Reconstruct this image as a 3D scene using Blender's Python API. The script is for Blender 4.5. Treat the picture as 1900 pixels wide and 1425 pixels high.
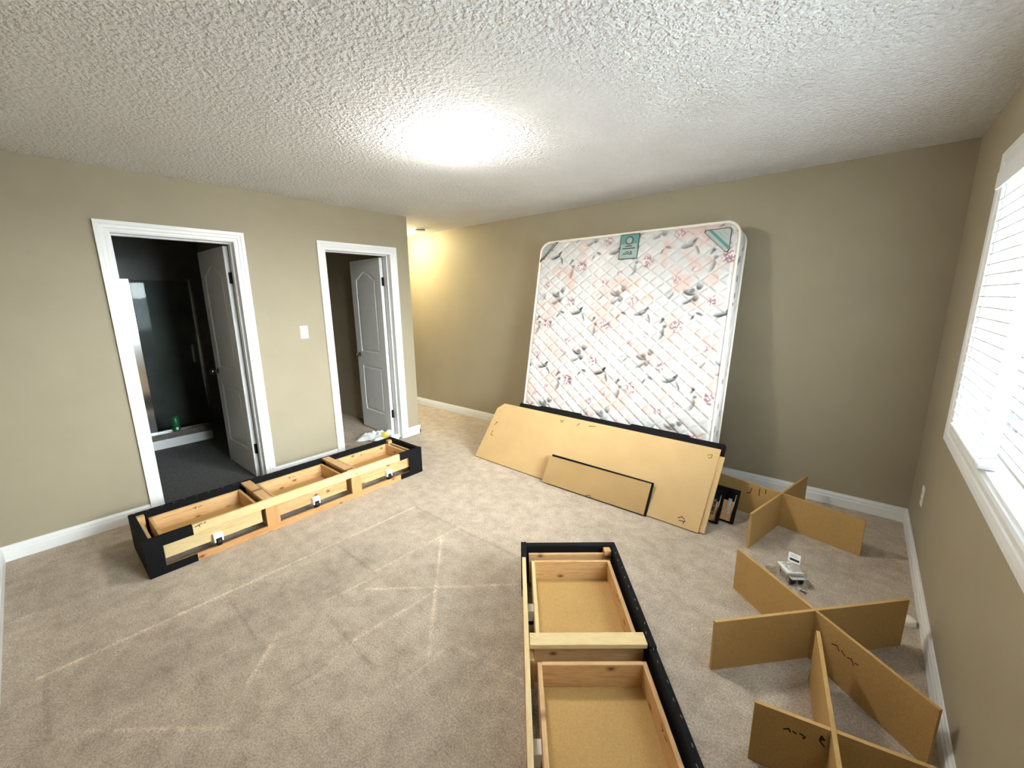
import bpy, bmesh, math, random
import numpy as np
from mathutils import Matrix, Vector, Euler

for o in list(bpy.data.objects): bpy.data.objects.remove(o)
S = bpy.context.scene
C = S.collection
R = math.radians
rng = random.Random(7)

# ------------------------------------------------------------------ camera, world, lights, exposure
CAM_H = 1.56645
cam_d = bpy.data.cameras.new('camera'); cam = bpy.data.objects.new('camera', cam_d); C.objects.link(cam)
cam_d.sensor_width = 36.0; cam_d.lens = 763.967 * 36.0 / 1900.0; cam_d.clip_start = 0.02
_f = Vector((-0.63367249, 0.74615462, -0.20423626)); _r = Vector((0.76396197, 0.64512167, -0.01342154)); _u = Vector((-0.12174269, 0.16453359, 0.97882961))
m4 = Matrix((( _r.x, _u.x, -_f.x, 0), (_r.y, _u.y, -_f.y, 0), (_r.z, _u.z, -_f.z, CAM_H), (0, 0, 0, 1)))
cam.matrix_world = m4
S.camera = cam

W = bpy.data.worlds.new('sky'); S.world = W; W.use_nodes = True
bg = W.node_tree.nodes['Background']; bg.inputs[0].default_value = (0.82, 0.93, 1.0, 1); bg.inputs[1].default_value = 10.0

def area(name, loc, rot, sx, sy, power, col):
    d = bpy.data.lights.new(name, 'AREA'); d.shape = 'RECTANGLE'; d.size = sx; d.size_y = sy; d.energy = power; d.color = col
    o = bpy.data.objects.new(name, d); C.objects.link(o); o.location = loc; o.rotation_euler = rot
    return o
# daylight falling in through the window on the right wall
day = area('window_daylight_offscreen', (5.0, 0.6, 3.3), (0, 0, 0), 8.0, 3.4, 3800.0, (0.96, 0.985, 1.0))
day.rotation_euler = (Vector((-1.6, 1.9, 0.6)) - day.location).to_track_quat('-Z', 'Y').to_euler()

S.view_settings.view_transform = 'Standard'
S.view_settings.look = 'None'
S.view_settings.exposure = 1.0
S.view_settings.gamma = 1.0
S.view_settings.use_curve_mapping = False

# ------------------------------------------------------------------ room dimensions (metres)
XL, YC, YB, XR, YN, H = -3.905, 2.872, 3.758, 0.394, -0.317, 2.44
XFAR = -6.9            # end of bathroom, closet and hall
WT = 0.125             # wall thickness
YP = 1.62              # partition bathroom / closet

# ------------------------------------------------------------------ materials
MATS = {}
class NT:
    def __init__(s, name):
        s.m = bpy.data.materials.new(name); s.m.use_nodes = True
        s.t = s.m.node_tree; s.b = s.t.nodes['Principled BSDF']; s.out = s.t.nodes['Material Output']
        MATS[name] = s.m
    def n(s, kind, **kw):
        x = s.t.nodes.new(kind)
        for k, v in kw.items(): setattr(x, k, v)
        return x
    def l(s, a, b): s.t.links.new(a, b)
    def coord(s, scale=(1, 1, 1), use='Object', jitter=False):
        tc = s.n('ShaderNodeTexCoord'); mp = s.n('ShaderNodeMapping'); mp.inputs['Scale'].default_value = scale
        s.l(tc.outputs[use], mp.inputs[0])
        if jitter:
            oi = s.n('ShaderNodeObjectInfo'); mul = s.n('ShaderNodeMath', operation='MULTIPLY'); mul.inputs[1].default_value = 37.0
            s.l(oi.outputs['Random'], mul.inputs[0]); s.l(mul.outputs[0], mp.inputs['Location'])
        return mp.outputs[0]
    def noise(s, vec, scale, detail=3, rough=.55, dist=0):
        x = s.n('ShaderNodeTexNoise'); x.inputs['Scale'].default_value = scale; x.inputs['Detail'].default_value = detail
        x.inputs['Roughness'].default_value = rough; x.inputs['Distortion'].default_value = dist
        s.l(vec, x.inputs['Vector']); return x.outputs['Fac']
    def ramp(s, fac, stops):
        x = s.n('ShaderNodeValToRGB'); e = x.color_ramp.elements
        while len(e) < len(stops): e.new(.5)
        for i, (p, c) in enumerate(stops):
            e[i].position = p; e[i].color = (*c, 1) if len(c) == 3 else c
        s.l(fac, x.inputs[0]); return x.outputs[0]
    def mix(s, fac, a, b, mode='MIX'):
        x = s.n('ShaderNodeMixRGB', blend_type=mode)
        for i, v in enumerate((fac, a, b)):
            if isinstance(v, (int, float)): x.inputs[i].default_value = v
            elif isinstance(v, tuple): x.inputs[i].default_value = (*v, 1)
            else: s.l(v, x.inputs[i])
        return x.outputs[0]
    def bump(s, fac, strength, dist=.01):
        x = s.n('ShaderNodeBump'); x.inputs['Strength'].default_value = strength; x.inputs['Distance'].default_value = dist
        s.l(fac, x.inputs['Height']); s.l(x.outputs[0], s.b.inputs['Normal']); return x
    def base(s, c): 
        if isinstance(c, tuple): s.b.inputs['Base Color'].default_value = (*c, 1)
        else: s.l(c, s.b.inputs['Base Color'])
    def rough(s, r): s.b.inputs['Roughness'].default_value = r

def simple(name, col, rough=.6, metal=0, var=.06, scale=12, bump=0, bscale=60, bdist=.002, spec=.5):
    t = NT(name); v = t.coord(); n = t.noise(v, scale)
    a = tuple(max(0, x * (1 - var)) for x in col); b = tuple(min(1, x * (1 + var)) for x in col)
    t.base(t.ramp(n, [(.3, a), (.7, b)])); t.rough(rough); t.b.inputs['Metallic'].default_value = metal
    t.b.inputs['Specular IOR Level'].default_value = spec
    if bump: t.bump(t.noise(v, bscale, 4), bump, bdist)
    return t.m

def emit(name, col, strength):
    t = NT(name); t.base(col); t.b.inputs['Emission Color'].default_value = (*col, 1); t.b.inputs['Emission Strength'].default_value = strength
    t.rough(.3); return t.m

WALL = (0.37, 0.32, 0.226)
t = NT('wall_paint'); v = t.coord(); t.base(t.ramp(t.noise(v, 3), [(.3, tuple(x * .97 for x in WALL)), (.7, tuple(x * 1.03 for x in WALL))])); t.rough(.55); t.b.inputs['Specular IOR Level'].default_value = .3
t.bump(t.noise(v, 220, 2), .12, .002)

t = NT('popcorn'); v = t.coord()
n1 = t.noise(v, 48, 2.5, .6, .1); r1 = t.ramp(n1, [(.40, (0, 0, 0)), (.72, (1, 1, 1))])
t.base(t.ramp(t.noise(v, 2.0), [(.3, (.82, .82, .82)), (.7, (.88, .88, .88))])); t.rough(.9)
t.bump(r1, 1.0, .0115)

t = NT('carpet'); v = t.coord()
at = t.n('ShaderNodeVertexColor', layer_name='pile')
spk = t.ramp(t.noise(v, 130, 4, .75), [(.32, (.50, .48, .46)), (.62, (1.0, 1.0, 1.0))])
mot = t.ramp(t.noise(v, 11, 6, .7), [(.28, (.72, .69, .67)), (.60, (1.04, 1.04, 1.04))])
c = t.mix(1, (.75, .64, .515), spk, 'MULTIPLY'); c = t.mix(1, c, mot, 'MULTIPLY'); c = t.mix(1, c, at.outputs['Color'], 'MULTIPLY')
t.base(c); t.rough(1); t.b.inputs['Specular IOR Level'].default_value = .1
t.bump(t.noise(v, 260, 3, .7), .9, .006)
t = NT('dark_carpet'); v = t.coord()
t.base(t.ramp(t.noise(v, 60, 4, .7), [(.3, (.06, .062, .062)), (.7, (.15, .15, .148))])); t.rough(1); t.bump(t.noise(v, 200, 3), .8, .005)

simple('white_trim', (.83, .84, .84), .35, var=.02, scale=4)
simple('white_door', (.80, .81, .81), .4, var=.02, scale=4)
simple('white_plastic', (.82, .82, .80), .35, var=.02)
simple('ivory_plastic', (.80, .76, .66), .4, var=.02)
simple('black_metal', (.005, .005, .005), .5, var=.1, spec=.2)
simple('black_fabric', (.007, .007, .008), .75, var=.25, scale=80, bump=.5, bscale=400, bdist=.001, spec=.12)
simple('black_rubber', (.006, .006, .006), .5, spec=.3)
simple('chrome', (.78, .79, .8), .12, metal=1, var=.02)
simple('satin_metal', (.9, .9, .9), .22, metal=1, var=.01)
simple('steel', (.55, .55, .54), .35, metal=1, var=.1)
simple('nickel', (.16, .15, .14), .28, metal=1)
simple('shower_tile', (.22, .22, .21), .35, var=.15, scale=3)
simple('stone_curb', (.14, .12, .095), .4, var=.3, scale=20)
simple('cream_piping', (.84, .80, .70), .7, var=.03)
simple('green_can', (.01, .16, .05), .35, var=.2, scale=30)
simple('yellow_bottle', (.55, .50, .22), .4)
simple('paper', (.85, .85, .82), .8, var=.02)
simple('marker_ink', (.09, .035, .02), .7, var=.2)
simple('black_ink', (.015, .013, .012), .8)
simple('bag_print', (.62, .52, .08), .5)
simple('vinyl', (.86, .88, .9), .35, var=.01)

def pine(name, light, dark, knot):
    t = NT(name); v = t.coord((1.0, 12, 12), jitter=True)
    g = t.noise(v, 2.4, 6, .6, 1.2); c = t.ramp(g, [(.3, dark), (.5, light), (.72, tuple(x * .9 for x in light))])
    v2 = t.coord((6, 26, 26), jitter=True); g2 = t.noise(v2, 3, 3)
    c = t.mix(.35, c, t.ramp(g2, [(.35, dark), (.6, light)]))
    v3 = t.coord((1, 1.0, 1.7), jitter=True); v3.node.inputs['Rotation'].default_value = (R(90), 0, 0); vo = t.n('ShaderNodeTexVoronoi', voronoi_dimensions='2D'); vo.inputs['Scale'].default_value = 4.2; t.l(v3, vo.inputs['Vector'])
    k = t.ramp(vo.outputs['Distance'], [(.025, (1, 1, 1)), (.055, (.5, .5, .5)), (.11, (0, 0, 0))])
    c = t.mix(k, c, knot); t.base(c); t.rough(.55); t.bump(g2, .15, .002)
    return t.m
pine('pine', (.68, .43, .20), (.46, .24, .09), (.16, .055, .018))
pine('pale_pine', (.72, .56, .29), (.58, .40, .17), (.42, .25, .1))
pine('orange_pine', (.62, .34, .14), (.48, .23, .08), (.16, .055, .018))

def mdf(name, col):
    t = NT(name); v = t.coord(); g = t.noise(v, 190, 3, .7); g2 = t.noise(v, 4, 4)
    a = tuple(x * .84 for x in col); b = tuple(min(1, x * 1.1) for x in col)
    c = t.ramp(g, [(.3, a), (.7, b)]); c = t.mix(1, c, t.ramp(g2, [(.3, (.94, .93, .92)), (.7, (1.03, 1.03, 1.03))]), 'MULTIPLY')
    t.base(c); t.rough(.7); t.b.inputs['Specular IOR Level'].default_value = .25
mdf('mdf', (.52, .325, .12)); mdf('mdf_pale', (.60, .405, .19)); mdf('mdf_worn', (.45, .295, .13))

t = NT('mattress_print'); at = t.n('ShaderNodeVertexColor', layer_name='print'); t.base(at.outputs['Color']); t.rough(.55); t.b.inputs['Specular IOR Level'].default_value = .3
t.b.inputs['Sheen Weight'].default_value = .15
v = t.coord(); t.bump(t.noise(v, 300, 2), .08, .001)
simple('label_teal', (.10, .27, .24), .6); simple('label_pale', (.30, .40, .36), .6); simple('label_grey', (.33, .36, .33), .6); simple('label_white', (.42, .46, .44), .6); simple('label_dark', (.05, .065, .06), .6)

def glassy(name, tint, gl=.06, rough=.02):
    t = NT(name); t.t.nodes.remove(t.b)
    tr = t.n('ShaderNodeBsdfTransparent'); tr.inputs[0].default_value = (*tint, 1)
    g = t.n('ShaderNodeBsdfGlossy'); g.inputs['Roughness'].default_value = rough
    fr = t.n('ShaderNodeFresnel'); fr.inputs['IOR'].default_value = 1.45
    ad = t.n('ShaderNodeMath', operation='MULTIPLY'); ad.inputs[1].default_value = gl / .04
    mx = t.n('ShaderNodeMixShader'); t.l(fr.outputs[0], ad.inputs[0]); t.l(ad.outputs[0], mx.inputs[0]); t.l(tr.outputs[0], mx.inputs[1]); t.l(g.outputs[0], mx.inputs[2]); t.l(mx.outputs[0], t.out.inputs[0])
glassy('window_glass', (.96, .99, .99)); glassy('shower_glass', (.80, .84, .83), .008); glassy('clear_film', (.95, .95, .94), .02, .15)

t = NT('slat_plastic'); t.base((.90, .92, .94)); t.rough(.4); tl = t.n('ShaderNodeBsdfTranslucent'); tl.inputs[0].default_value = (.88, .92, .95, 1)
mx = t.n('ShaderNodeMixShader'); mx.inputs[0].default_value = .05; t.l(t.b.outputs[0], mx.inputs[1]); t.l(tl.outputs[0], mx.inputs[2]); t.l(mx.outputs[0], t.out.inputs[0])
emit('lamp_glass', (1.0, .97, .90), 65.0)
emit('hall_lamp_glass', (1.0, .86, .50), 75.0)
t = NT('plastic_bag'); v = t.coord(); t.base(t.ramp(t.noise(v, 14), [(.35, (.72, .73, .73)), (.7, (.80, .80, .80))])); t.rough(.25)
M = MATS

# ------------------------------------------------------------------ mesh helpers
def link(name, me, parent=None, loc=(0, 0, 0), rot=(0, 0, 0), mats=()):
    for x in mats: me.materials.append(M[x] if isinstance(x, str) else x)
    o = bpy.data.objects.new(name, me); C.objects.link(o); o.location = loc; o.rotation_euler = rot
    if parent: o.parent = parent
    return o
def from_bm(name, bm, mat, parent=None, loc=(0, 0, 0), rot=(0, 0, 0), smooth=False):
    bmesh.ops.recalc_face_normals(bm, faces=bm.faces)
    me = bpy.data.meshes.new(name); bm.to_mesh(me); bm.free()
    if smooth:
        for p in me.polygons: p.use_smooth = True
    return link(name, me, parent, loc, rot, mat if isinstance(mat, (list, tuple)) else (mat,))
def add_box(bm, x0, x1, y0, y1, z0, z1, bev=0, mi=0):
    vs = [bm.verts.new(p) for p in ((x0, y0, z0), (x1, y0, z0), (x1, y1, z0), (x0, y1, z0), (x0, y0, z1), (x1, y0, z1), (x1, y1, z1), (x0, y1, z1))]
    fs = [bm.faces.new([vs[i] for i in q]) for q in ((0, 3, 2, 1), (4, 5, 6, 7), (0, 1, 5, 4), (1, 2, 6, 5), (2, 3, 7, 6), (3, 0, 4, 7))]
    for f in fs: f.material_index = mi
    if bev:
        es = list({e for f in fs for e in f.edges})
        bmesh.ops.bevel(bm, geom=es, offset=bev, segments=1, affect='EDGES')
    return vs
def box(name, x0, x1, y0, y1, z0, z1, mat, parent=None, bev=0, loc=(0, 0, 0), rot=(0, 0, 0)):
    bm = bmesh.new(); add_box(bm, x0, x1, y0, y1, z0, z1, bev); return from_bm(name, bm, mat, parent, loc, rot)
def board(name, L, D, Hh, mat, parent, loc, rz=0, bev=.0015):
    # a plank: long axis = local X, so that the grain runs along it; loc is its centre
    return box(name, -L / 2, L / 2, -D / 2, D / 2, -Hh / 2, Hh / 2, mat, parent, bev, loc, (0, 0, rz))
def add_prism(bm, pts, a, b, axis='y', mi=0):
    # polygon in the (x,z) plane extruded along y (or (x,y) along z, (y,z) along x)
    def P(p, d): return {'y': (p[0], d, p[1]), 'z': (p[0], p[1], d), 'x': (d, p[0], p[1])}[axis]
    A = [bm.verts.new(P(p, a)) for p in pts]; B = [bm.verts.new(P(p, b)) for p in pts]
    n = len(pts); fs = [bm.faces.new(A), bm.faces.new(B[::-1])]
    for i in range(n): fs.append(bm.faces.new((A[i], B[i], B[(i + 1) % n], A[(i + 1) % n])))
    for f in fs: f.material_index = mi
    return fs
def prism(name, pts, a, b, mat, parent=None, axis='y', loc=(0, 0, 0), rot=(0, 0, 0), bev=0):
    bm = bmesh.new(); add_prism(bm, pts, a, b, axis)
    if bev: bmesh.ops.bevel(bm, geom=list(bm.edges), offset=bev, segments=1, affect='EDGES')
    return from_bm(name, bm, mat, parent, loc, rot)
def add_lathe(bm, prof, seg=24, cx=0, cy=0, cap=True):
    rings = []
    for r, z in prof:
        rings.append([bm.verts.new((cx + r * math.cos(2 * math.pi * i / seg), cy + r * math.sin(2 * math.pi * i / seg), z)) for i in range(seg)])
    for a, b in zip(rings, rings[1:]):
        for i in range(seg): bm.faces.new((a[i], a[(i + 1) % seg], b[(i + 1) % seg], b[i]))
    if cap:
        bm.faces.new(rings[0][::-1]); bm.faces.new(rings[-1])
def lathe(name, prof, mat, parent=None, seg=24, loc=(0, 0, 0), rot=(0, 0, 0), smooth=True):
    bm = bmesh.new(); add_lathe(bm, prof, seg); return from_bm(name, bm, mat, parent, loc, rot, smooth)
def add_tube(bm, pts, r, seg=8, closed=False):
    pts = [Vector(p) for p in pts]; n = len(pts); rings = []
    for i, p in enumerate(pts):
        a = pts[(i - 1) % n] if (closed or i > 0) else p; b = pts[(i + 1) % n] if (closed or i < n - 1) else p
        d = (b - a).normalized(); ref = Vector((0, 1, 0)) if abs(d.y) < .9 else Vector((1, 0, 0))
        u = d.cross(ref).normalized(); w = d.cross(u)
        rings.append([bm.verts.new(p + r * (math.cos(2 * math.pi * k / seg) * u + math.sin(2 * math.pi * k / seg) * w)) for k in range(seg)])
    for i in range(n if closed else n - 1):
        a, b = rings[i], rings[(i + 1) % n]
        for k in range(seg): bm.faces.new((a[k], a[(k + 1) % seg], b[(k + 1) % seg], b[k]))
    if not closed: bm.faces.new(rings[0][::-1]); bm.faces.new(rings[-1])
def tube(name, pts, r, mat, parent=None, seg=8, closed=False, loc=(0, 0, 0), rot=(0, 0, 0)):
    bm = bmesh.new(); add_tube(bm, pts, r, seg, closed); return from_bm(name, bm, mat, parent, loc, rot, True)
def sweep(name, stations, mat, parent=None, closed=False):
    # stations: list of equal-length closed cross-sections
    bm = bmesh.new(); rings = [[bm.verts.new(p) for p in s] for s in stations]; n = len(rings); k = len(rings[0])
    for i in range(n if closed else n - 1):
        a, b = rings[i], rings[(i + 1) % n]
        for j in range(k): bm.faces.new((a[j], a[(j + 1) % k], b[(j + 1) % k], b[j]))
    if not closed: bm.faces.new(rings[0][::-1]); bm.faces.new(rings[-1])
    return from_bm(name, bm, mat, parent)
def ribbon(name, lines, w, y, mat, parent, loc=(0, 0, 0), rot=(0, 0, 0)):
    # pen strokes in the (x,z) plane at depth y, raised half a millimetre towards -y
    bm = bmesh.new()
    for ln in lines:
        for (x0, z0), (x1, z1) in zip(ln, ln[1:]):
            d = Vector((x1 - x0, z1 - z0)); d.normalize(); nx, nz = -d.y * w / 2, d.x * w / 2
            e = d * w * .4
            add_prism(bm, [(x0 + nx - e.x, z0 + nz - e.y), (x1 + nx + e.x, z1 + nz + e.y), (x1 - nx + e.x, z1 - nz + e.y), (x0 - nx - e.x, z0 - nz - e.y)], y, y - .0005)
    return from_bm(name, bm, mat, parent, loc, rot)
def empty(name, loc, rot=(0, 0, 0)):
    o = bpy.data.objects.new(name, None); C.objects.link(o); o.location = loc; o.rotation_euler = rot; o.empty_display_size = .1; return o
def tag(o, label, cat, group=None):
    o['label'] = label; o['category'] = cat
    if group: o['group'] = group
    return o
def struct(o, label=None, cat=None):
    o['kind'] = 'structure'
    if label: o['label'] = label
    if cat: o['category'] = cat
    return o

# ------------------------------------------------------------------ floor: carpet with vacuum marks and pile direction
def seg_dist(X, Y, a, b):
    ax, ay = a; bx, by = b; dx, dy = bx - ax, by - ay; L2 = dx * dx + dy * dy + 1e-9
    t = np.clip(((X - ax) * dx + (Y - ay) * dy) / L2, 0, 1)
    return np.hypot(X - ax - t * dx, Y - ay - t * dy)
def smooth_noise(shape, cells):
    g = nr.rand(cells + 2, cells + 2); yy = np.linspace(0, cells, shape[0]); xx = np.linspace(0, cells, shape[1])
    yi = np.minimum(yy.astype(int), cells - 1); xi = np.minimum(xx.astype(int), cells - 1); fy = (yy - yi)[:, None]; fx = (xx - xi)[None]
    fy = fy * fy * (3 - 2 * fy); fx = fx * fx * (3 - 2 * fx)
    return (g[yi][:, xi] * (1 - fy) + g[yi + 1][:, xi] * fy) * (1 - fx) + (g[yi][:, xi + 1] * (1 - fy) + g[yi + 1][:, xi + 1] * fy) * fx
LIGHT = [[(-2.512, -0.204), (-2.486, 0.645), (-2.472, 1.734)], [(-2.021, 1.109), (-1.991, 1.74)], [(-1.968, 1.565), (-1.313, 0.94)], [(-1.923, 0.988), (-1.299, 1.548)], [(-1.648, 0.765), (-1.611, 1.221)], [(-1.847, 0.435), (-1.971, 0.558)], [(-2.007, 0.802), (-1.978, 1.083)], [(-1.284, 0.744), (-1.281, 1.05), (-0.892, 1.108)], [(-2.032, -0.091), (-1.643, 0.246)], [(-2.013, -0.045), (-2.044, 0.42)], [(-1.777, 0.356), (-1.929, 0.502)], [(-3.086, -0.313), (-3.099, -0.20)], [(-1.581, 0.499), (-1.645, 0.763)]]
LW = [.20, .14, .20, .17, .14, .15, .10, .10, .12, .07, .15, .10, .07]
DARK = [[(-2.472, 1.734), (-1.41, 1.744)], [(-1.901, 0.762), (-1.443, 0.743)], [(-2.457, 1.099), (-2.004, 1.099)], [(-2.443, 0.483), (-2.019, 0.473)], [(-2.48, -0.184), (-2.084, -0.186)], [(-1.629, 0.444), (-1.626, 0.61)]]
PATCH = [(-2.20, 0.76, .30, .11), (-2.16, 0.26, .26, .10), (-2.2, 1.0, .25, .08), (-2.27, 0.06, .28, .08)]   # brushed streaks inside the old bed outline
x0g, x1g, y0g, y1g = XL - .06, XR + .04, YN - .04, YB + .04; st = .008
nx = int((x1g - x0g) / st) + 1; ny = int((y1g - y0g) / st) + 1
gx = np.linspace(x0g, x1g, nx); gy = np.linspace(y0g, y1g, ny)
GX, GY = np.meshgrid(gx, gy)
val = np.ones_like(GX); hgt = np.zeros_like(GX)
nr = np.random.RandomState(3)
brk = smooth_noise(GX.shape, 60)
for ln, w in zip(LIGHT, LW):
    d = np.min([seg_dist(GX, GY, a, b) for a, b in zip(ln, ln[1:])], axis=0)
    g = np.exp(-(d / .009) ** 2) * (.55 + .9 * brk); val += w * 1.5 * g; hgt += .003 * g
for ln in DARK:
    d = np.min([seg_dist(GX, GY, a, b) for a, b in zip(ln, ln[1:])], axis=0)
    g = np.exp(-(d / .009) ** 2); val -= .17 * g; hgt -= .002 * g
for px, py, r_, a_ in PATCH: val -= .9 * a_ * np.exp(-(((GX - px) / (r_ * .7)) ** 2 + ((GY - py) / r_) ** 2) ** 2)
# pile brushed one way left of the old bed outline, the other way inside it
ins = ((GX > -2.48) & (GX < -1.0) & (GY < 1.74)); val -= .035 * ins
nr = np.random.RandomState(3)
sn = smooth_noise(GX.shape, 22) * .6 + smooth_noise(GX.shape, 48) * .4
val *= 1 + .16 * (sn - .5)
hgt += .0015 * smooth_noise(GX.shape, 300)
hgt -= .001
def grid_mesh(name, P, faces_mask=None):
    ny, nx = P.shape[:2]; idx = np.arange(nx * ny).reshape(ny, nx)
    q = np.stack([idx[:-1, :-1], idx[:-1, 1:], idx[1:, 1:], idx[1:, :-1]], -1).reshape(-1, 4)
    me = bpy.data.meshes.new(name); me.vertices.add(nx * ny); me.vertices.foreach_set('co', P.reshape(-1, 3).astype(np.float32).ravel())
    me.loops.add(q.size); me.loops.foreach_set('vertex_index', q.ravel().astype(np.int32))
    me.polygons.add(len(q)); me.polygons.foreach_set('loop_start', np.arange(0, q.size, 4, dtype=np.int32)); me.polygons.foreach_set('loop_total', np.full(len(q), 4, np.int32))
    me.polygons.foreach_set('use_smooth', np.ones(len(q), bool)); me.update(); me.validate()
    return me
def set_col(me, name, rgb):
    a = me.color_attributes.new(name, 'FLOAT_COLOR', 'POINT')
    c = np.ones((len(me.vertices), 4), np.float32); c[:, :3] = rgb.reshape(-1, 3); a.data.foreach_set('color', c.ravel())
me = grid_mesh('floor', np.stack([GX, GY, hgt], -1))
tint = np.stack([val, val * (1 - .02 * (1 - val)), val], -1)
set_col(me, 'pile', tint)
fl = struct(link('floor', me, mats=('carpet',)))
hx = np.linspace(XFAR - .04, XL - .06, 24); hy = np.linspace(YP, YB + .04, 24); HX, HY = np.meshgrid(hx, hy)
me = grid_mesh('floor_hall', np.stack([HX, HY, np.full(HX.shape, -.002)], -1)); set_col(me, 'pile', np.ones(HX.shape + (3,)))
struct(link('floor_hall', me, mats=('carpet',)))

# ------------------------------------------------------------------ ceiling and walls
struct(box('ceiling', XFAR - WT, XR + .3, YN - WT, YB + WT, H, H + .1, 'popcorn'))
D1 = (.481, 1.196); D2 = (1.935, 2.628); DH = 2.03; JT = .019
def wall_boxes(name, boxes, mat):
    bm = bmesh.new()
    for b in boxes: add_box(bm, *b[:4], -.12 if b[4] == 0 else b[4], b[5])
    return struct(from_bm(name, bm, mat))
xa, xb = XL - WT, XL
o1 = (D1[0] - JT, D1[1] + JT); o2 = (D2[0] - JT, D2[1] + JT); oh = DH + JT
wall_boxes('wall_left', [(xa, xb, YN, o1[0], 0, H), (xa, xb, o1[0], o1[1], oh, H), (xa, xb, o1[1], o2[0], 0, H), (xa, xb, o2[0], o2[1], oh, H), (xa, xb, o2[1], YC, 0, H)], 'wall_paint')
wall_boxes('wall_back', [(XFAR, XR, YB, YB + WT, 0, H)], 'wall_paint')
wall_boxes('wall_near', [(XFAR, XR, YN - WT, YN, 0, H)], 'wall_paint')
WY0, WY1, WZ0, WZ1 = .80, 2.795, .93, 2.075
RW = .16
wall_boxes('wall_right', [(XR, XR + RW, YN - WT, WY0, 0, H), (XR, XR + RW, WY1, YB + WT, 0, H), (XR, XR + RW, WY0, WY1, 0, WZ0), (XR, XR + RW, WY0, WY1, WZ1, H)], 'wall_paint')
wall_boxes('wall_hall', [(XFAR, xa, YC - WT, YC, 0, H)], 'wall_paint')
wall_boxes('wall_end', [(XFAR - WT, XFAR, YN - WT, YB + WT, 0, H)], 'wall_paint')
wall_boxes('wall_partition', [(XFAR, xa, YP, YP + .1, 0, H)], 'wall_paint')

# bathroom beyond the first door
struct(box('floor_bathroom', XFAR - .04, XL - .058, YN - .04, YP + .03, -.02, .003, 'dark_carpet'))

# baseboards
BP = [(0, 0), (.014, 0), (.014, .060), (.011, .066), (.011, .082), (.006, .092), (.006, .100), (0, .100)]
def baseboard(name, a, b, nrm, parent=None):
    a = Vector((*a, 0)); b = Vector((*b, 0)); n = Vector((*nrm, 0))
    return sweep(name, [[a + n * d + Vector((0, 0, z)) for d, z in BP], [b + n * d + Vector((0, 0, z)) for d, z in BP]], 'white_trim', parent)
CW = .076
for i, (ya, yb) in enumerate(((YN, D1[0] - CW), (D1[1] + CW, D2[0] - CW), (D2[1] + CW, YC + .014))):
    struct(baseboard('baseboard_left', (XL, ya), (XL, yb), (1, 0)))
struct(baseboard('baseboard_corner', (XL + .014, YC), (XFAR, YC), (0, 1)))
struct(baseboard('baseboard_back', (XFAR, YB), (XR, YB), (0, -1)))
struct(baseboard('baseboard_right', (XR, YB), (XR, YN), (-1, 0)))
struct(baseboard('baseboard_near', (XL, YN), (XR, YN), (0, 1)))
struct(baseboard('baseboard_closet', (xa, YP + .1), (XFAR, YP + .1), (0, 1)))

# door casings, jambs, leaves
CP = [(0, 0), (0, .010), (.012, .013), (.026, .013), (.030, .017), (.048, .019), (.054, .022), (.076, .022), (.076, 0)]
def casing(name, y0, y1, z1):
    tr = empty(name, (0, 0, 0))
    P = lambda y, z, d: (XL + d, y, z)
    c = sweep('casing', [[P(y0 - o, 0, d) for o, d in CP], [P(y0 - o, z1 + o, d) for o, d in CP], [P(y1 + o, z1 + o, d) for o, d in CP], [P(y1 + o, 0, d) for o, d in CP]], 'white_trim', tr)
    bm = bmesh.new()
    add_box(bm, xa, XL, y0 - JT, y0, 0, z1); add_box(bm, xa, XL, y1, y1 + JT, 0, z1); add_box(bm, xa, XL, y0 - JT, y1 + JT, z1, z1 + JT)
    from_bm('jamb', bm, 'white_trim', tr)
    bm = bmesh.new(); s0, s1 = xa + .04, xa + .075
    add_box(bm, s0, s1, y0, y0 + .011, 0, z1); add_box(bm, s0, s1, y1 - .011, y1, 0, z1); add_box(bm, s0, s1, y0 + .011, y1 - .011, z1 - .011, z1)
    from_bm('door_stop_strip', bm, 'white_trim', tr)
    # casing on the far side of the wall
    Q = lambda y, z, d: (xa - d, y, z)
    sweep('rear_casing', [[Q(y0 - o, 0, d) for o, d in CP], [Q(y0 - o, z1 + o, d) for o, d in CP], [Q(y1 + o, z1 + o, d) for o, d in CP], [Q(y1 + o, 0, d) for o, d in CP]], 'white_trim', tr)
    return struct(tr)
casing('trim_1', D1[0], D1[1], DH); casing('trim_2', D2[0], D2[1], DH)

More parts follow.
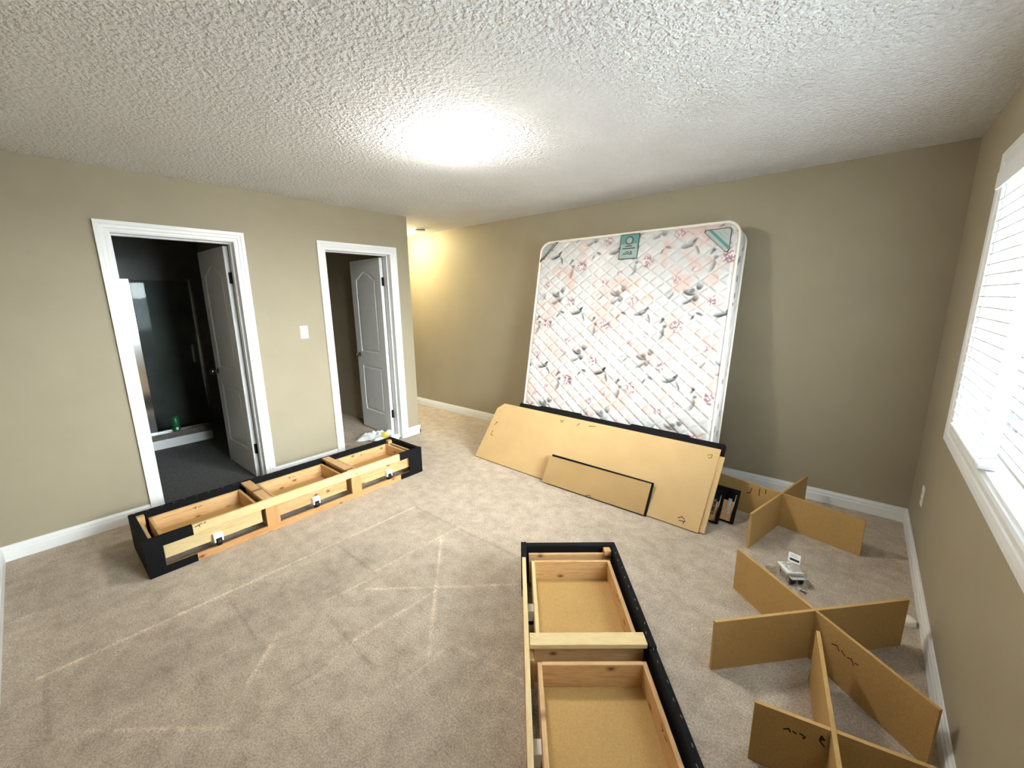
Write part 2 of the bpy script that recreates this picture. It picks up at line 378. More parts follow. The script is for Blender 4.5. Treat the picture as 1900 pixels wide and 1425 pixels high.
def door_leaf(name, w, hinge, ang):
    # local x = away from hinge along the leaf, y = thickness, z up; front face at y = 0 (towards -y)
    h, th = DH - .018, .035
    d = empty(name, hinge, (0, 0, ang))
    # slab outline with two recessed moulded panels on both faces
    bm = bmesh.new(); add_box(bm, .0005, w - .0005, .0125, th - .0125, .009, h - .001)
    st_, b0, b1, l0, l1 = .115, .24, .80, .96, 1.80
    def arch(i):   # upper panel outline inset by i, pointed arch top
        xa_, xb_ = st_ + i, w - st_ - i; pts = [(xa_, l0 + i), (xb_, l0 + i), (xb_, l1 - i * .8)]
        for k in range(1, 12):
            s = k / 12; x = xb_ + (xa_ - xb_) * s; c = .5 - .5 * math.cos(2 * math.pi * s); pts.append((x, l1 - i * .8 + .085 * c ** .8))
        pts.append((xa_, l1 - i * .8)); return pts
    def rect(i): return [(st_ + i, b0 + i), (w - st_ - i, b0 + i), (w - st_ - i, b1 - i), (st_ + i, b1 - i)]
    for face in (0, 1):
        Y = (lambda d_: d_) if face == 0 else (lambda d_: th - d_)
        rings = []
        for shape in (arch, rect):
            R_ = [[bm.verts.new((x, Y(dep), z)) for x, z in shape(i)] for i, dep in ((0, 0), (.010, .011), (.020, .011), (.036, .002))]
            for a, b in zip(R_, R_[1:]):
                for k in range(len(a)): bm.faces.new((a[k], a[(k + 1) % len(a)], b[(k + 1) % len(b)], b[k]))
            bm.faces.new(R_[-1]); rings.append(R_[0])
        # flat skin between outer border and panels: split into simple bands
        outer = lambda x, z: bm.verts.new((x, Y(0), z))
        up, lo = rings
        A = outer(0, .008); B = outer(w, .008); Cc = outer(w, h); Dd = outer(0, h); E = outer(0, .88); F = outer(w, .88)
        bm.faces.new((A, B, lo[1], lo[0])); bm.faces.new((B, F, lo[2], lo[1])); bm.faces.new((F, E, lo[3], lo[2])); bm.faces.new((E, A, lo[0], lo[3]))
        bm.faces.new((E, F, up[1], up[0])); bm.faces.new((F, Cc, up[2], up[1])); bm.faces.new((Dd, E, up[0], up[-1]))
        top = up[2:]
        mid = len(top) // 2
        for k in range(mid): bm.faces.new((Cc, top[k + 1], top[k]))
        bm.faces.new((Cc, Dd, top[mid]))
        for k in range(mid, len(top) - 1): bm.faces.new((Dd, top[k + 1], top[k]))
    # edges
    add_box(bm, 0, w, .0001, th - .0001, .0079, .0081); add_box(bm, 0, w, .0001, th - .0001, h - .0001, h)
    add_box(bm, 0, .0004, .0001, th - .0001, .008, h); add_box(bm, w - .0004, w, .0001, th - .0001, .008, h)
    from_bm('leaf', bm, 'white_door', d)
    for z in (.27, 1.76):
        hg = box('hinge', -.012, .004, -.004, th * .6, z - .045, z + .045, 'black_metal', d, .002)
        lathe('hinge_pin', [(.006, -.05), (.006, .05)], 'black_metal', hg, 10, (-.006, -.004, z))
    for s in (0, 1):
        k = lathe('knob', [(.026, 0), (.026, .006), (.011, .010), (.011, .030), (.024, .038), (.028, .050), (.024, .062), (.010, .067)], 'nickel', d, 20, (w - .065, 0 if s == 0 else th, .92), (R(90) if s == 0 else R(-90), 0, 0))
    box('latch_plate', w - .0005, w + .001, .006, th - .006, .88, .96, 'nickel', d)
    return struct(d)
# hinged on the far jamb, swung into the dark rooms; the leaf runs along -x
door_leaf('door_1', .70, (xa - .018, D1[1] - .002, 0), R(180 + 0.5))
door_leaf('door_2', .675, (xa - .018, D2[1] - .002, 0), R(180 - 3.0))

# window: casing, jamb, sashes, glass
win = empty('window_1', (XR, (WY0 + WY1) / 2, WZ0)); struct(win)
off = Vector((XR, (WY0 + WY1) / 2, WZ0))
def WP(x, y, z): return Vector((x, y, z)) - off
WC = [(0, 0), (0, .010), (.012, .014), (.030, .014), (.036, .018), (.055, .021), (.074, .021), (.074, 0)]
stn = []
for sy, sz in ((0, 0), (0, 1), (1, 1), (1, 0)):
    stn.append([WP(XR - d, (WY0 - o) if sy == 0 else (WY1 + o), (WZ0 - o) if sz == 0 else (WZ1 + o)) for o, d in WC])
sweep('window_casing', stn, 'white_trim', win, closed=True)
bm = bmesh.new(); jt = .012
def wbox(bm, x0, x1, y0, y1, z0, z1):
    a = WP(x0, y0, z0); b = WP(x1, y1, z1); add_box(bm, a.x, b.x, a.y, b.y, a.z, b.z)
wbox(bm, XR, XR + RW, WY0, WY0 + jt, WZ0, WZ1); wbox(bm, XR, XR + RW, WY1 - jt, WY1, WZ0, WZ1); wbox(bm, XR, XR + RW, WY0 + jt, WY1 - jt, WZ1 - jt, WZ1); wbox(bm, XR, XR + RW, WY0 + jt, WY1 - jt, WZ0, WZ0 + jt)
from_bm('window_frame', bm, 'white_trim', win)
WM = 2.10
for (a, b) in ((WY0 + jt, WM - .02), (WM + .02, WY1 - jt)):
    bm = bmesh.new(); fx0, fx1, fw = XR + .10, XR + .145, .05
    wbox(bm, fx0, fx1, a, a + fw, WZ0 + jt, WZ1 - jt); wbox(bm, fx0, fx1, b - fw, b, WZ0 + jt, WZ1 - jt); wbox(bm, fx0, fx1, a + fw, b - fw, WZ0 + jt, WZ0 + jt + fw); wbox(bm, fx0, fx1, a + fw, b - fw, WZ1 - jt - fw, WZ1 - jt)
    s = from_bm('sash', bm, 'vinyl', win)
    bm = bmesh.new(); wbox(bm, fx0 + .02, fx0 + .024, a + fw, b - fw, WZ0 + jt + fw, WZ1 - jt - fw); from_bm('glass_pane', bm, 'window_glass', s)
bm = bmesh.new(); wbox(bm, XR + .09, XR + .15, WM - .02, WM + .02, WZ0 + jt, WZ1 - jt); from_bm('mullion', bm, 'vinyl', win)

# ------------------------------------------------------------------ blinds
def blind(name, y0, y1, xc, z_bot, label, tilt, poke=0.0):
    b = empty(name, (xc, (y0 + y1) / 2, z_bot)); hw = (y1 - y0) / 2
    ztop = WZ1 - jt - z_bot
    box('headrail', -.028, .028, -hw, hw, ztop - .052, ztop - .002, 'vinyl', b, .003)
    box('valance', -.040, -.030, -hw, hw, ztop - .075, ztop - .004, 'vinyl', b, .003)
    rail = box('bottom_rail', -.026, .026, -hw, hw, 0, .018, 'vinyl', b, .004)
    # slat: shallow crowned strip
    bm = bmesh.new(); pr = [(-.025, 0), (-.012, .0028), (0, .0036), (.012, .0028), (.025, 0)]
    pts = [(x, z) for x, z in pr] + [(x, z - .0050) for x, z in pr[::-1]]
    add_prism(bm, pts, -hw + .004, hw - .004, 'y')
    bmesh.ops.recalc_face_normals(bm, faces=bm.faces)
    sm = bpy.data.meshes.new('slat'); bm.to_mesh(sm); bm.free(); sm.materials.append(M['slat_plastic'])
    n = 0; z = .045
    while z < ztop - .085:
        o = bpy.data.objects.new('slat', sm); C.objects.link(o); o.parent = b; o.location = (0, 0, z); o.rotation_euler = (0, tilt, 0); z += .0435; n += 1
    for fy in ((-.8, .8) if hw < .4 else (-.86, -.3, .3, .86)):
        for dx in (-.026, .026): tube('ladder_cord', [(dx, hw * fy, .01), (dx, hw * fy, ztop - .06)], .0009, 'vinyl', b, 5)
    return tag(b, label, 'blind', 'white slat blinds in the window')
blind('window_blind', 2.125, 2.775, .398, .945, 'white slatted blind hanging down to the sill at the corner end of the window', R(-15))
blind('window_blind', .82, 2.095, .432, 1.01, 'long white slatted blind whose bottom rail hangs above the window sill', R(-1))

# ------------------------------------------------------------------ ceiling lamp, smoke detector, hall lamp
L = empty('ceiling_lamp', (-1.90, 1.75, H)); tag(L, 'lit round glass dome lamp on the textured bedroom ceiling', 'lamp')
lathe('base_plate', [(.130, -.014), (.134, -.010), (.134, 0)], 'white_plastic', L, 40)
lathe('dome', [(.004, -.105), (.04, -.102), (.08, -.090), (.115, -.068), (.14, -.042), (.154, -.018), (.156, -.006), (.150, -.004)], 'lamp_glass', L, 40)
for a in (35, 155, 275):
    ca, sa = math.cos(R(a)), math.sin(R(a))
    tube('clip', [(.158 * ca, .158 * sa, -.008), (.160 * ca, .160 * sa, -.024), (.146 * ca, .146 * sa, -.036)], .005, 'steel', L, 8)
Hl = empty('hall_lamp_offscreen', (-4.86, 3.30, H)); tag(Hl, 'lit dome lamp on the hall ceiling behind the wall corner', 'lamp')
lathe('base_plate', [(.150, -.018), (.155, -.012), (.155, 0)], 'white_plastic', Hl, 32)
lathe('dome_offscreen', [(.004, -.105), (.06, -.098), (.115, -.068), (.150, -.020), (.146, -.018)], 'hall_lamp_glass', Hl, 32)
sd = empty('smoke_detector', (-4.41, 3.44, H)); tag(sd, 'round white smoke detector on the hall ceiling', 'smoke detector')
lathe('housing', [(.045, -.038), (.058, -.034), (.062, -.014), (.068, -.012), (.068, 0)], 'white_plastic', sd, 28)
lathe('vent_ring', [(.0605, -.027), (.0625, -.026), (.0625, -.018), (.0605, -.017)], 'black_rubber', sd, 28)
lathe('test_button', [(.010, -.041), (.012, -.038)], 'ivory_plastic', sd, 14, (.02, 0, 0))

# ------------------------------------------------------------------ light switch, outlet, doorstop
sw = empty('light_switch', (XL, 1.664, 1.286)); tag(sw, 'white rocker light switch plate on the wall between the two doorways', 'light switch')
box('cover_plate', 0, .006, -.035, .035, -.058, .058, 'white_plastic', sw, .002)
box('rocker', .006, .0095, -.016, .016, -.033, .033, 'white_plastic', sw, .002)
for z in (-.048, .048): lathe('screw', [(.003, 0), (.003, .001)], 'steel', sw, 10, (.006, 0, z), (0, R(90), 0))
ou = empty('wall_outlet', (XR, 3.255, .395)); tag(ou, 'white electrical outlet low on the wall under the window', 'outlet')
box('cover_plate', -.007, 0, -.035, .035, -.058, .058, 'white_plastic', ou, .002)
for z in (-.021, .021):
    f = box('socket', -.0095, -.007, -.016, .016, z - .014, z + .014, 'ivory_plastic', ou, .002)
    for y in (-.006, .006): box('slot', -.0099, -.0094, y - .001, y + .001, z - .002, z + .006, 'black_rubber', f)
ds = empty('door_stopper', (-5.06, YB - .014, .05)); tag(ds, 'small door stopper with black tip on the hall baseboard', 'door stopper')
tube('spring', [(0, 0, 0), (0, -.06, 0)], .006, 'steel', ds, 10); tube('tip', [(0, -.058, 0), (0, -.075, 0)], .009, 'black_rubber', ds, 12)

# ------------------------------------------------------------------ bathroom: shower enclosure
SX = -5.69
sh = empty('shower_enclosure', (SX, 1.0, 0)); tag(sh, 'framed glass shower enclosure on a low curb in the dark bathroom', 'shower')
box('curb', -.10, .0, -1.0, .245, .004, .165, 'stone_curb', sh, .004)
baseb = sweep('curb_baseboard', [[Vector((d, -1.0, z)) for d, z in BP], [Vector((d, .245, z)) for d, z in BP]], 'white_trim', sh)
box('frame_post', -.095, -.065, -.345, -.22, .165, 1.81, 'chrome', sh, .003)
lathe('frame_post', [(.019, .166), (.019, 1.81)], 'satin_metal', sh, 32, (-.080, .281, 0))
box('bottom_track', -.098, -.062, -.22, .245, .165, .180, 'chrome', sh, .003)
box('glass_panel', -.083, -.077, -.22, .262, .18, 1.80, 'shower_glass', sh)
wall_boxes('wall_shower', [(SX - 1.0, SX - .95, YN, YP, 0, H)], 'shower_tile')
box('handle', -.077, -.055, .20, .215, .9, 1.1, 'chrome', sh, .003)
cn = empty('drink_can', (SX - .030, .935, .1655)); tag(cn, 'green metal can standing on the shower curb', 'can')
lathe('body', [(.030, 0), (.035, .008), (.035, .145), (.028, .158)], 'green_can', cn, 24)
lathe('lid', [(.028, .158), (.028, .163), (.024, .160)], 'steel', cn, 24)
box('label_patch', .0335, .0356, -.010, .012, .015, .045, 'paper', cn)
yb_ = empty('shampoo_bottle', (SX - .030, .63, .1655)); tag(yb_, 'yellowish plastic bottle at the end of the shower curb', 'bottle')
lathe('body', [(.032, 0), (.035, .01), (.035, .13), (.015, .155)], 'yellow_bottle', yb_, 20); lathe('cap', [(.014, .155), (.014, .185), (.012, .188)], 'white_plastic', yb_, 16)

# ------------------------------------------------------------------ bed bases with three drawers
def bed_base(loc, ang, label, wrap, near_scraps=False):
    L_, D_, Hh = 1.95, (.515 if near_scraps else .485), .237
    b = empty('drawer_bed_frame', loc, (0, 0, ang)); tag(b, label, 'bed frame', 'drawer bed frames taken apart on the carpet')
    # upholstered ends and back
    for u0, u1 in ((0, .032), (L_ - .032, L_)):
        e = box('end_panel', u0, u1, 0, D_, 0, Hh, 'black_fabric', b, .005)
    bm = bmesh.new(); add_box(bm, .032, L_ / 2 - .27, D_ - .03, D_, 0, Hh, .004); add_box(bm, L_ / 2 - .27, L_ - .032, D_ - .033, D_ - .003, 0, Hh - .003, .004)
    bk = from_bm('back_panel', bm, 'black_fabric', b)
    smesh = None
    for i in range(26):
        u = .10 + i * .068 + rng.uniform(-.012, .012)
        if smesh is None:
            s = box('staple', -.006, .006, -.0006, .0006, 0, .0008, 'steel', bk, 0, (u, D_ - .018, Hh), (0, 0, rng.uniform(-.5, .5))); smesh = s.data
        else:
            s = bpy.data.objects.new('staple', smesh); C.objects.link(s); s.parent = bk; s.location = (u, D_ - .018 + rng.uniform(-.007, .007), Hh - (.003 if u > L_ / 2 - .27 else 0)); s.rotation_euler = (0, 0, rng.uniform(-.5, .5))
    # wooden lining inside ends
    for u in (.046, L_ - .046): board('end_lining', D_ - .075, .018, Hh - .06, 'pine', b, (u, D_ / 2 + .0, (Hh - .06) / 2 + .02), R(90))
    for u in (.052, L_ - .052): box('corner_block', u - .02, u + .02, D_ - .07, D_ - .032, .03, Hh - .012, 'pine', b, .002)
    # front rails and stiles
    board('top_rail', L_ - .064, .020, .058, 'pale_pine', b, (L_ / 2, .010, Hh - .029))
    board('bottom_rail', L_ - .064, .020, .042, 'orange_pine', b, (L_ / 2, .010, .021))
    for u in (.676, 1.302):
        board('stile', .137, .020, .084, 'orange_pine', b, (u, .0101, .1105)).rotation_euler = (0, R(90), 0)
        board('stile_block', .137, .018, .060, 'pine', b, (u + .0, .030, .1105)).rotation_euler = (0, R(90), 0)
    for u in (.662, 1.275):
        board('cross_rail', D_ - .055, .062, .020, 'pale_pine' if near_scraps else 'pine', b, (u, D_ / 2 - .005, Hh - .0102), R(90))  # second frame's cross rails get paler pine: lamp light painted into the wood
        board('support_board', D_ - .08, .018, .17, 'pine', b, (u, D_ / 2, .12), R(90))
    # fabric wrapped round the front corners
    w0, w1 = wrap
    for u0, u1, nm in ((.0, w0, 0), (L_ - w1, L_, 1)):
        bm = bmesh.new(); t_ = .004; so = .082 if nm == 0 else L_ - .135
        if w0 > .15:
            add_box(bm, u0, u1, -t_, .024, Hh - .060, Hh + .002); add_box(bm, u0, u1, -t_, .0, .0, .048)
            add_box(bm, (u0 if nm == 0 else so), (so if nm == 0 else u1), -t_ + .0003, .0, .046, Hh - .058)
        else: add_box(bm, u0, u1, -t_, .026, 0.0, Hh + .002)
        from_bm('corner_wrap', bm, 'black_fabric', b)
    # drawers
    for k, (u0, u1) in enumerate((((.106, .615), (.730, 1.232), (1.345, 1.845)) if near_scraps else ((.088, .615), (.722, 1.232), (1.352, 1.862)))):
        v0, v1, zt, zb, th = (.050 if near_scraps else .030), D_ - .048, .197, .092, .017
        uc, vc = (u0 + u1) / 2, (v0 + v1) / 2
        d = box('drawer', u0 + th, u1 - th, v0 + th, v1 - th, zb - .004, zb + .006, 'mdf', b)
        board('drawer_front', u1 - u0, th, zt - zb - .006 + .02, 'pine' if k else 'pale_pine', d, (uc, v0 + th / 2, (zt + zb) / 2 - .008))
        board('drawer_back', u1 - u0, th, zt - zb, 'pine', d, (uc, v1 - th / 2, (zt + zb) / 2))
        for u in (u0 + th / 2, u1 - th / 2): board('drawer_side', v1 - v0 - 2 * th, th, zt - zb, 'pine', d, (u, vc, (zt + zb) / 2 + .002), R(90))
        # caster under the front
        bm = bmesh.new(); add_box(bm, -.026, .026, -.002, .030, .012, .042, .002); add_box(bm, -.026, -.016, -.004, .026, -.012, .016, .002); add_box(bm, .016, .026, -.004, .026, -.012, .016, .002)
        from_bm('caster_bracket', bm, 'white_plastic', d, (uc, v0 - .028, .082))
        lathe('caster_wheel', [(.010, -.014), (.024, -.014), (.026, -.010), (.026, .010), (.024, .014), (.010, .014)], 'black_rubber', d, 20, (uc, v0 - .014, .065), (0, R(90), 0))
        ribbon('pencil_mark', [[(uc - .03, .172), (uc - .012, .174), (uc - .02, .160)], [(uc + .0, .166), (uc + .02, .170)]], .004, v1 - th - .0002, 'marker_ink', d)
    return b
A = bed_base((-2.970, .240, 0), R(90), 'black drawer bed frame with pine front rails lying along the wall by the doorways', (.232, .232))
B = bed_base((-1.303, 1.598, 0), R(-50.3), 'black drawer bed frame with pale pine rail standing out in the middle of the carpet', (.135, .135), True)
ribbon('marker_note', [[(.245, .222), (.262, .226)], [(.268, .215), (.264, .228), (.28, .230)], [(.29, .226), (.30, .232)]], .005, -.0002, 'marker_ink', A)

# ------------------------------------------------------------------ MDF cross supports
def notched(name, L_, at_, top, parent, rz, mat='mdf', loc=(0, 0, 0)):
    h, th, nw = .237, .013, .0145
    a, c, d = -at_, at_ * 0, L_ - at_
    if top: pts = [(a, 0), (d, 0), (d, h), (nw / 2, h), (nw / 2, h / 2), (-nw / 2, h / 2), (-nw / 2, h), (a, h)]
    else: pts = [(a, 0), (-nw / 2, 0), (-nw / 2, h / 2), (nw / 2, h / 2), (nw / 2, 0), (d, 0), (d, h), (a, h)]
    bm = bmesh.new(); fs = add_prism(bm, pts, -th / 2, th / 2)
    for f in fs[2:]: f.material_index = 1
    return from_bm(name, bm, (mat, mat), parent, loc, (0, 0, rz))
def ang(a, b): return math.atan2(b[1] - a[1], b[0] - a[0])
def cross(center, e1, l1, a1, e2, l2, a2, label):
    c = empty('cross_support', (*center, 0)); tag(c, label, 'bed support', 'fibreboard cross supports on the carpet')
    p1 = notched('panel', l1, a1, True, c, ang(e1, center)); p2 = notched('panel', l2, a2, False, c, ang(e2, center))
    return c, p1, p2
c1, p, q = cross((-.285, 3.168), (-.387, 2.733), .905, .45, (-.724, 3.271), .905, .452, 'fibreboard cross support standing near the back baseboard beside the leaning boards')
ribbon('marker_note', [[(-.135, .165), (-.135, .215)], [(-.185, .205), (-.195, .165), (-.215, .155)], [(-.095, .225), (-.095, .195)]], .006, -.0065, 'marker_ink', q)
c2, p, q = cross((-.008, 2.003), (-.364, 2.282), .903, .452, (-.322, 1.662), .92, .463, 'fibreboard cross support standing in front of the small hardware bag')
ribbon('marker_note', [[(.095, .155), (.115, .165), (.125, .150)], [(.135, .160), (.150, .150)], [(.160, .152), (.175, .160), (.185, .142)], [(.19, .155), (.20, .158)]], .005, -.0065, 'marker_ink', p)
c3, p, q = cross((.084, 1.424), (-.123, 1.378), .485, .212, (.012, 1.872), .90, .452, 'fibreboard cross support with one short arm against the window wall')
ribbon('marker_note', [[(-.125, .178), (-.112, .186), (-.108, .176)], [(-.10, .182), (-.092, .178)], [(-.082, .184), (-.068, .178), (-.072, .170)], [(-.028, .205), (-.020, .195), (-.030, .19), (-.028, .205)], [(-.03, .185), (-.018, .172)]], .005, -.0065, 'black_ink', p)

# ------------------------------------------------------------------ mattress
TH, ML, MW, MT = .19003, 2.0958, 1.7978, .211
ma = empty('mattress', (-2.5736, 3.1425, .041), (-TH, 0, 0)); tag(ma, 'floral quilted mattress leaning upright against the back wall', 'mattress')
RC = .10
n_u, n_v = 361, 421
uu = np.linspace(0, MW, n_u); vv = np.linspace(0, ML, n_v); U, V = np.meshgrid(uu, vv)
def round_rect(U, V, r):
    U = U.copy(); V = V.copy()
    for cx, cy, sx, sy in ((r, r, -1, -1), (MW - r, r, 1, -1), (r, ML - r, -1, 1), (MW - r, ML - r, 1, 1)):
        du = (U - cx) * sx; dv = (V - cy) * sy; msk = (du > 0) & (dv > 0)
        mx = np.maximum(du, dv); nn = np.hypot(du, dv) + 1e-9; k = np.where(msk, mx / nn, 1)
        U = np.where(msk, cx + sx * du * k, U); V = np.where(msk, cy + sy * dv * k, V)
    return U, V
PU, PV = round_rect(U, V, RC)
edge = np.minimum.reduce([U, MW - U, V, ML - V])
# diamond quilting
qa, qb = .068, .0505
s1 = (PU / (2 * qa) + PV / (2 * qb)); s2 = (PU / (2 * qa) - PV / (2 * qb))
d1 = np.abs(s1 - np.round(s1)); d2 = np.abs(s2 - np.round(s2)); dq = np.minimum(d1, d2)
puff = np.clip(dq / .20, 0, 1) ** .5 * .013
puff = puff * np.clip(edge / .03, 0, 1)
Y = -puff - .002 * np.clip(edge / .05, 0, 1)
# print
def lattice():
    a = (.628, 0); b = (.321, .536)
    for i in range(-6, 8):
        for j in range(-4, 6): yield (.487 + a[0] * i + b[0] * j, .768 + b[1] * j)
base_c = np.array((.61, .60, .585)); IMG = np.ones(PU.shape + (3,)) * base_c
def blend(mask, col): 
    global IMG
    IMG = IMG * (1 - mask[..., None]) + np.array(col) * mask[..., None]
nr = np.random.RandomState(11)
big = smooth_noise(PU.shape, 14) * .6 + smooth_noise(PU.shape, 30) * .4
blend(np.clip((big - .5) * 5, 0, 1) * .62, (.66, .45, .38))
big2 = smooth_noise(PU.shape, 12) * .6 + smooth_noise(PU.shape, 26) * .4
blend(np.clip((big2 - .55) * 5, 0, 1) * .45, (.78, .75, .73))
fine = nr.rand(*PU.shape)
fine2 = smooth_noise(PU.shape, 190)
def win_(cx, cy, r): 
    i0, i1 = np.searchsorted(uu, [cx - r, cx + r]); j0, j1 = np.searchsorted(vv, [cy - r, cy + r]); return slice(max(j0, 0), max(j1, 0)), slice(max(i0, 0), max(i1, 0))
def put(cx, cy, r, fn):
    a, b = win_(cx, cy, r)
    if PU[a, b].size == 0: return
    x = PU[a, b] - cx; y = PV[a, b] - cy; m, col = fn(x, y, fine2[a, b], fine[a, b])
    IMG[a, b] = IMG[a, b] * (1 - m[..., None]) + np.array(col) * m[..., None]
def ell(x, y, rx, ry, rot, soft=.35):
    c_, s_ = math.cos(rot), math.sin(rot); X = (x * c_ + y * s_) / rx; Y_ = (-x * s_ + y * c_) / ry
    return np.clip((1 - np.hypot(X, Y_)) / soft, 0, 1)
def rose(cx, cy, r, k=1.0):
    put(cx, cy + r * .2, r * 1.6, lambda x, y, f, n: (ell(x, y, r * 1.0, r * 1.25, .3) * .55 * k, (.78, .55, .52)))
    put(cx, cy, r * 1.2, lambda x, y, f, n: (ell(x, y, r, r * .95, 0) * np.clip((f - .42) * 5, 0, 1) * .95 * k, (.24, .13, .17)))
    put(cx, cy, r * 1.2, lambda x, y, f, n: (ell(x, y, r * .8, r * .8, 0) * np.clip((.42 - f) * 6, 0, 1) * .7 * k, (.85, .74, .74)))
def leaf(cx, cy, rx, ry, rot, a=.9, col=(.05, .06, .06)):
    put(cx, cy, max(rx, ry) * 1.1, lambda x, y, f, n: (ell(x, y, rx, ry, rot, .5) * a, col))
def leaf_half(cx, cy, rx, ry, rot, a=.9):
    def fn(x, y, f, n):
        c_, s_ = math.cos(rot), math.sin(rot); Y_ = (-x * s_ + y * c_) / ry
        return ell(x, y, rx, ry, rot, .2) * np.clip(.48 - Y_ * .9, .06, 1) * a, (.06, .07, .07)
    put(cx, cy, max(rx, ry) * 1.1, fn)
GRN = (.30, .33, .33)
K = 1.3
def LH(lx, ly, dx, dy, rx, ry, rot, a): leaf_half(lx + dx, ly + dy, rx * K, ry * K, rot, a)
def LF(lx, ly, dx, dy, rx, ry, rot, a, col=(.05, .06, .06)): leaf(lx + dx, ly + dy, rx * K, ry * K, rot, a, col)
for (lx, ly) in lattice():
    k = .75 + .35 * nr.rand()
    rose(lx, ly, .064, 1.0 * k); rose(lx + .243, ly + .205, .054, .9 * k)
    rose(lx + .256, ly - .156, .040, .6); rose(lx + .387, ly - .081, .030, .6); rose(lx - .05, ly + .37, .038, .5)
    LH(lx, ly, -.130, .050, .026, .016, 1.2, .95 * k); LF(lx, ly, -.112, .055, .014, .010, .4, .9 * k); LF(lx, ly, -.095, .0, .018, .014, .4, .8 * k); LH(lx, ly, -.118, -.062, .042, .022, 1.35, .8 * k)
    LH(lx, ly, .317, .116, .052, .026, .35, 1.0 * k); LF(lx, ly, .365, .140, .024, .011, .75, .95 * k, (.02, .02, .02)); LH(lx, ly, .385, .065, .036, .014, 2.0, .95 * k)
    LF(lx, ly, .160, .105, .028, .011, -.35, .85 * k); LF(lx, ly, .112, .075, .024, .009, 1.0, .85 * k)
    LH(lx, ly, .065, .278, .044, .026, -.3, .95 * k); LH(lx, ly, .120, .240, .022, .036, -.3, .9 * k); LH(lx, ly, .055, .208, .036, .020, .5, .85 * k); LH(lx, ly, .140, .330, .022, .036, -.25, .9 * k); LF(lx, ly, .085, .285, .020, .018, .2, .8 * k, (.10, .11, .12))
    LF(lx, ly, -.10, .275, .032, .016, .6, .45, GRN); LH(lx, ly, -.08, .25, .03, .015, .9, .7)
me = grid_mesh('face_panel', np.stack([PU, Y, PV], -1)); set_col(me, 'print', np.clip(IMG, 0, 1)); link('face_panel', me, ma, mats=('mattress_print',))
# outline for border and piping
def outline(r, n=10, ins=0):
    pts = []
    for cx, cy, a0 in ((MW - r, r, -90), (MW - r, ML - r, 0), (r, ML - r, 90), (r, r, 180)):
        for k in range(n + 1):
            a = R(a0 + 90 * k / n); pts.append((cx + (r + ins) * math.cos(a), cy + (r + ins) * math.sin(a)))
    return pts
ol = outline(RC, 10)
def densify(pts, stp):
    out = []
    for a, b in zip(pts, pts[1:] + pts[:1]):
        n = max(1, int(math.hypot(b[0] - a[0], b[1] - a[1]) / stp))
        for k in range(n): out.append((a[0] + (b[0] - a[0]) * k / n, a[1] + (b[1] - a[1]) * k / n))
    return out
od = densify(ol, .012); no = len(od); od.append(od[0]); nd = 15
oa = np.array(od); ctr = np.array((MW / 2, ML / 2)); dirn = np.zeros_like(oa)
tan = np.roll(oa[:-1], -1, 0) - np.roll(oa[:-1], 1, 0); tan /= np.linalg.norm(tan, axis=1)[:, None]; nrm_ = np.stack([tan[:, 1], -tan[:, 0]], 1); nrm_ = np.vstack([nrm_, nrm_[:1]])
dep = np.linspace(.0, MT, nd)
P = np.zeros((nd, len(od), 3))
for i, d_ in enumerate(dep):
    bulge = .012 * math.sin(math.pi * i / (nd - 1)) ** .6
    P[i, :, 0] = oa[:, 0] + nrm_[:, 0] * bulge; P[i, :, 1] = d_; P[i, :, 2] = oa[:, 1] + nrm_[:, 1] * bulge
me = grid_mesh('side_border', P); colr = np.ones((nd, len(od), 3)) * np.array((.70, .68, .66))
pn = smooth_noise((nd, len(od)), 60); colr -= np.clip((pn - .62) * 6, 0, 1)[..., None] * np.array((.12, .2, .2))
for k in range(60):
    i = nr.randint(2, nd - 2); j = nr.randint(5, len(od) - 5); colr[i:i + 2, j:j + nr.randint(2, 5)] *= .3
set_col(me, 'print', np.clip(colr, 0, 1)); link('side_border', me, ma, mats=('mattress_print',))
bm = bmesh.new(); add_prism(bm, ol, MT - .001, MT + .004); from_bm('back_panel', bm, 'cream_piping', ma)
tube('piping', [(x, -.001, z) for x, z in outline(RC, 10, .004)], .011, 'cream_piping', ma, 8, True)
tube('piping', [(x, MT, z) for x, z in outline(RC, 10, .004)], .011, 'cream_piping', ma, 8, True)
# labels
def patch(name, pts, y, th, mat, parent): return prism(name, pts, y - th, y, mat, parent)
yl = -.0175
cl = patch('centre_label', [(.862, 1.872), (1.036, 1.872), (1.036, 2.085), (.862, 2.085)], yl, .003, 'label_dark', ma)
patch('label_field', [(.869, 1.879), (1.029, 1.879), (1.029, 1.955), (.869, 1.955)], yl - .003, .001, 'label_pale', cl)
patch('label_field', [(.869, 1.955), (1.029, 1.955), (1.029, 2.078), (.869, 2.078)], yl - .003, .001, 'label_teal', cl)
patch('label_field', [(.875, 1.955), (1.023, 1.955), (1.023, 2.00), (.875, 2.00)], yl - .004, .0004, 'label_pale', cl)
patch('emblem', [(.949 + .037 * math.cos(R(a)), 2.030 + .037 * math.sin(R(a))) for a in range(0, 360, 12)], yl - .004, .001, 'label_dark', cl)
patch('emblem_core', [(.949 + .026 * math.cos(R(a)), 2.030 + .026 * math.sin(R(a))) for a in range(0, 360, 12)], yl - .005, .001, 'label_grey', cl)
ribbon('print_lines', [[(.92, 1.982), (.978, 1.982)], [(.895, 1.963), (1.004, 1.963)]], .008, yl - .0046, 'black_ink', cl)
ribbon('print_lines', [[(.90, 1.912), (.915, 1.922), (.925, 1.912), (.94, 1.922), (.955, 1.912), (.985, 1.914)], [(.925, 1.93), (.94, 1.936), (.955, 1.926)], [(.965, 1.92), (.972, 1.938), (.98, 1.92)]], .006, yl - .0042, 'black_ink', cl)
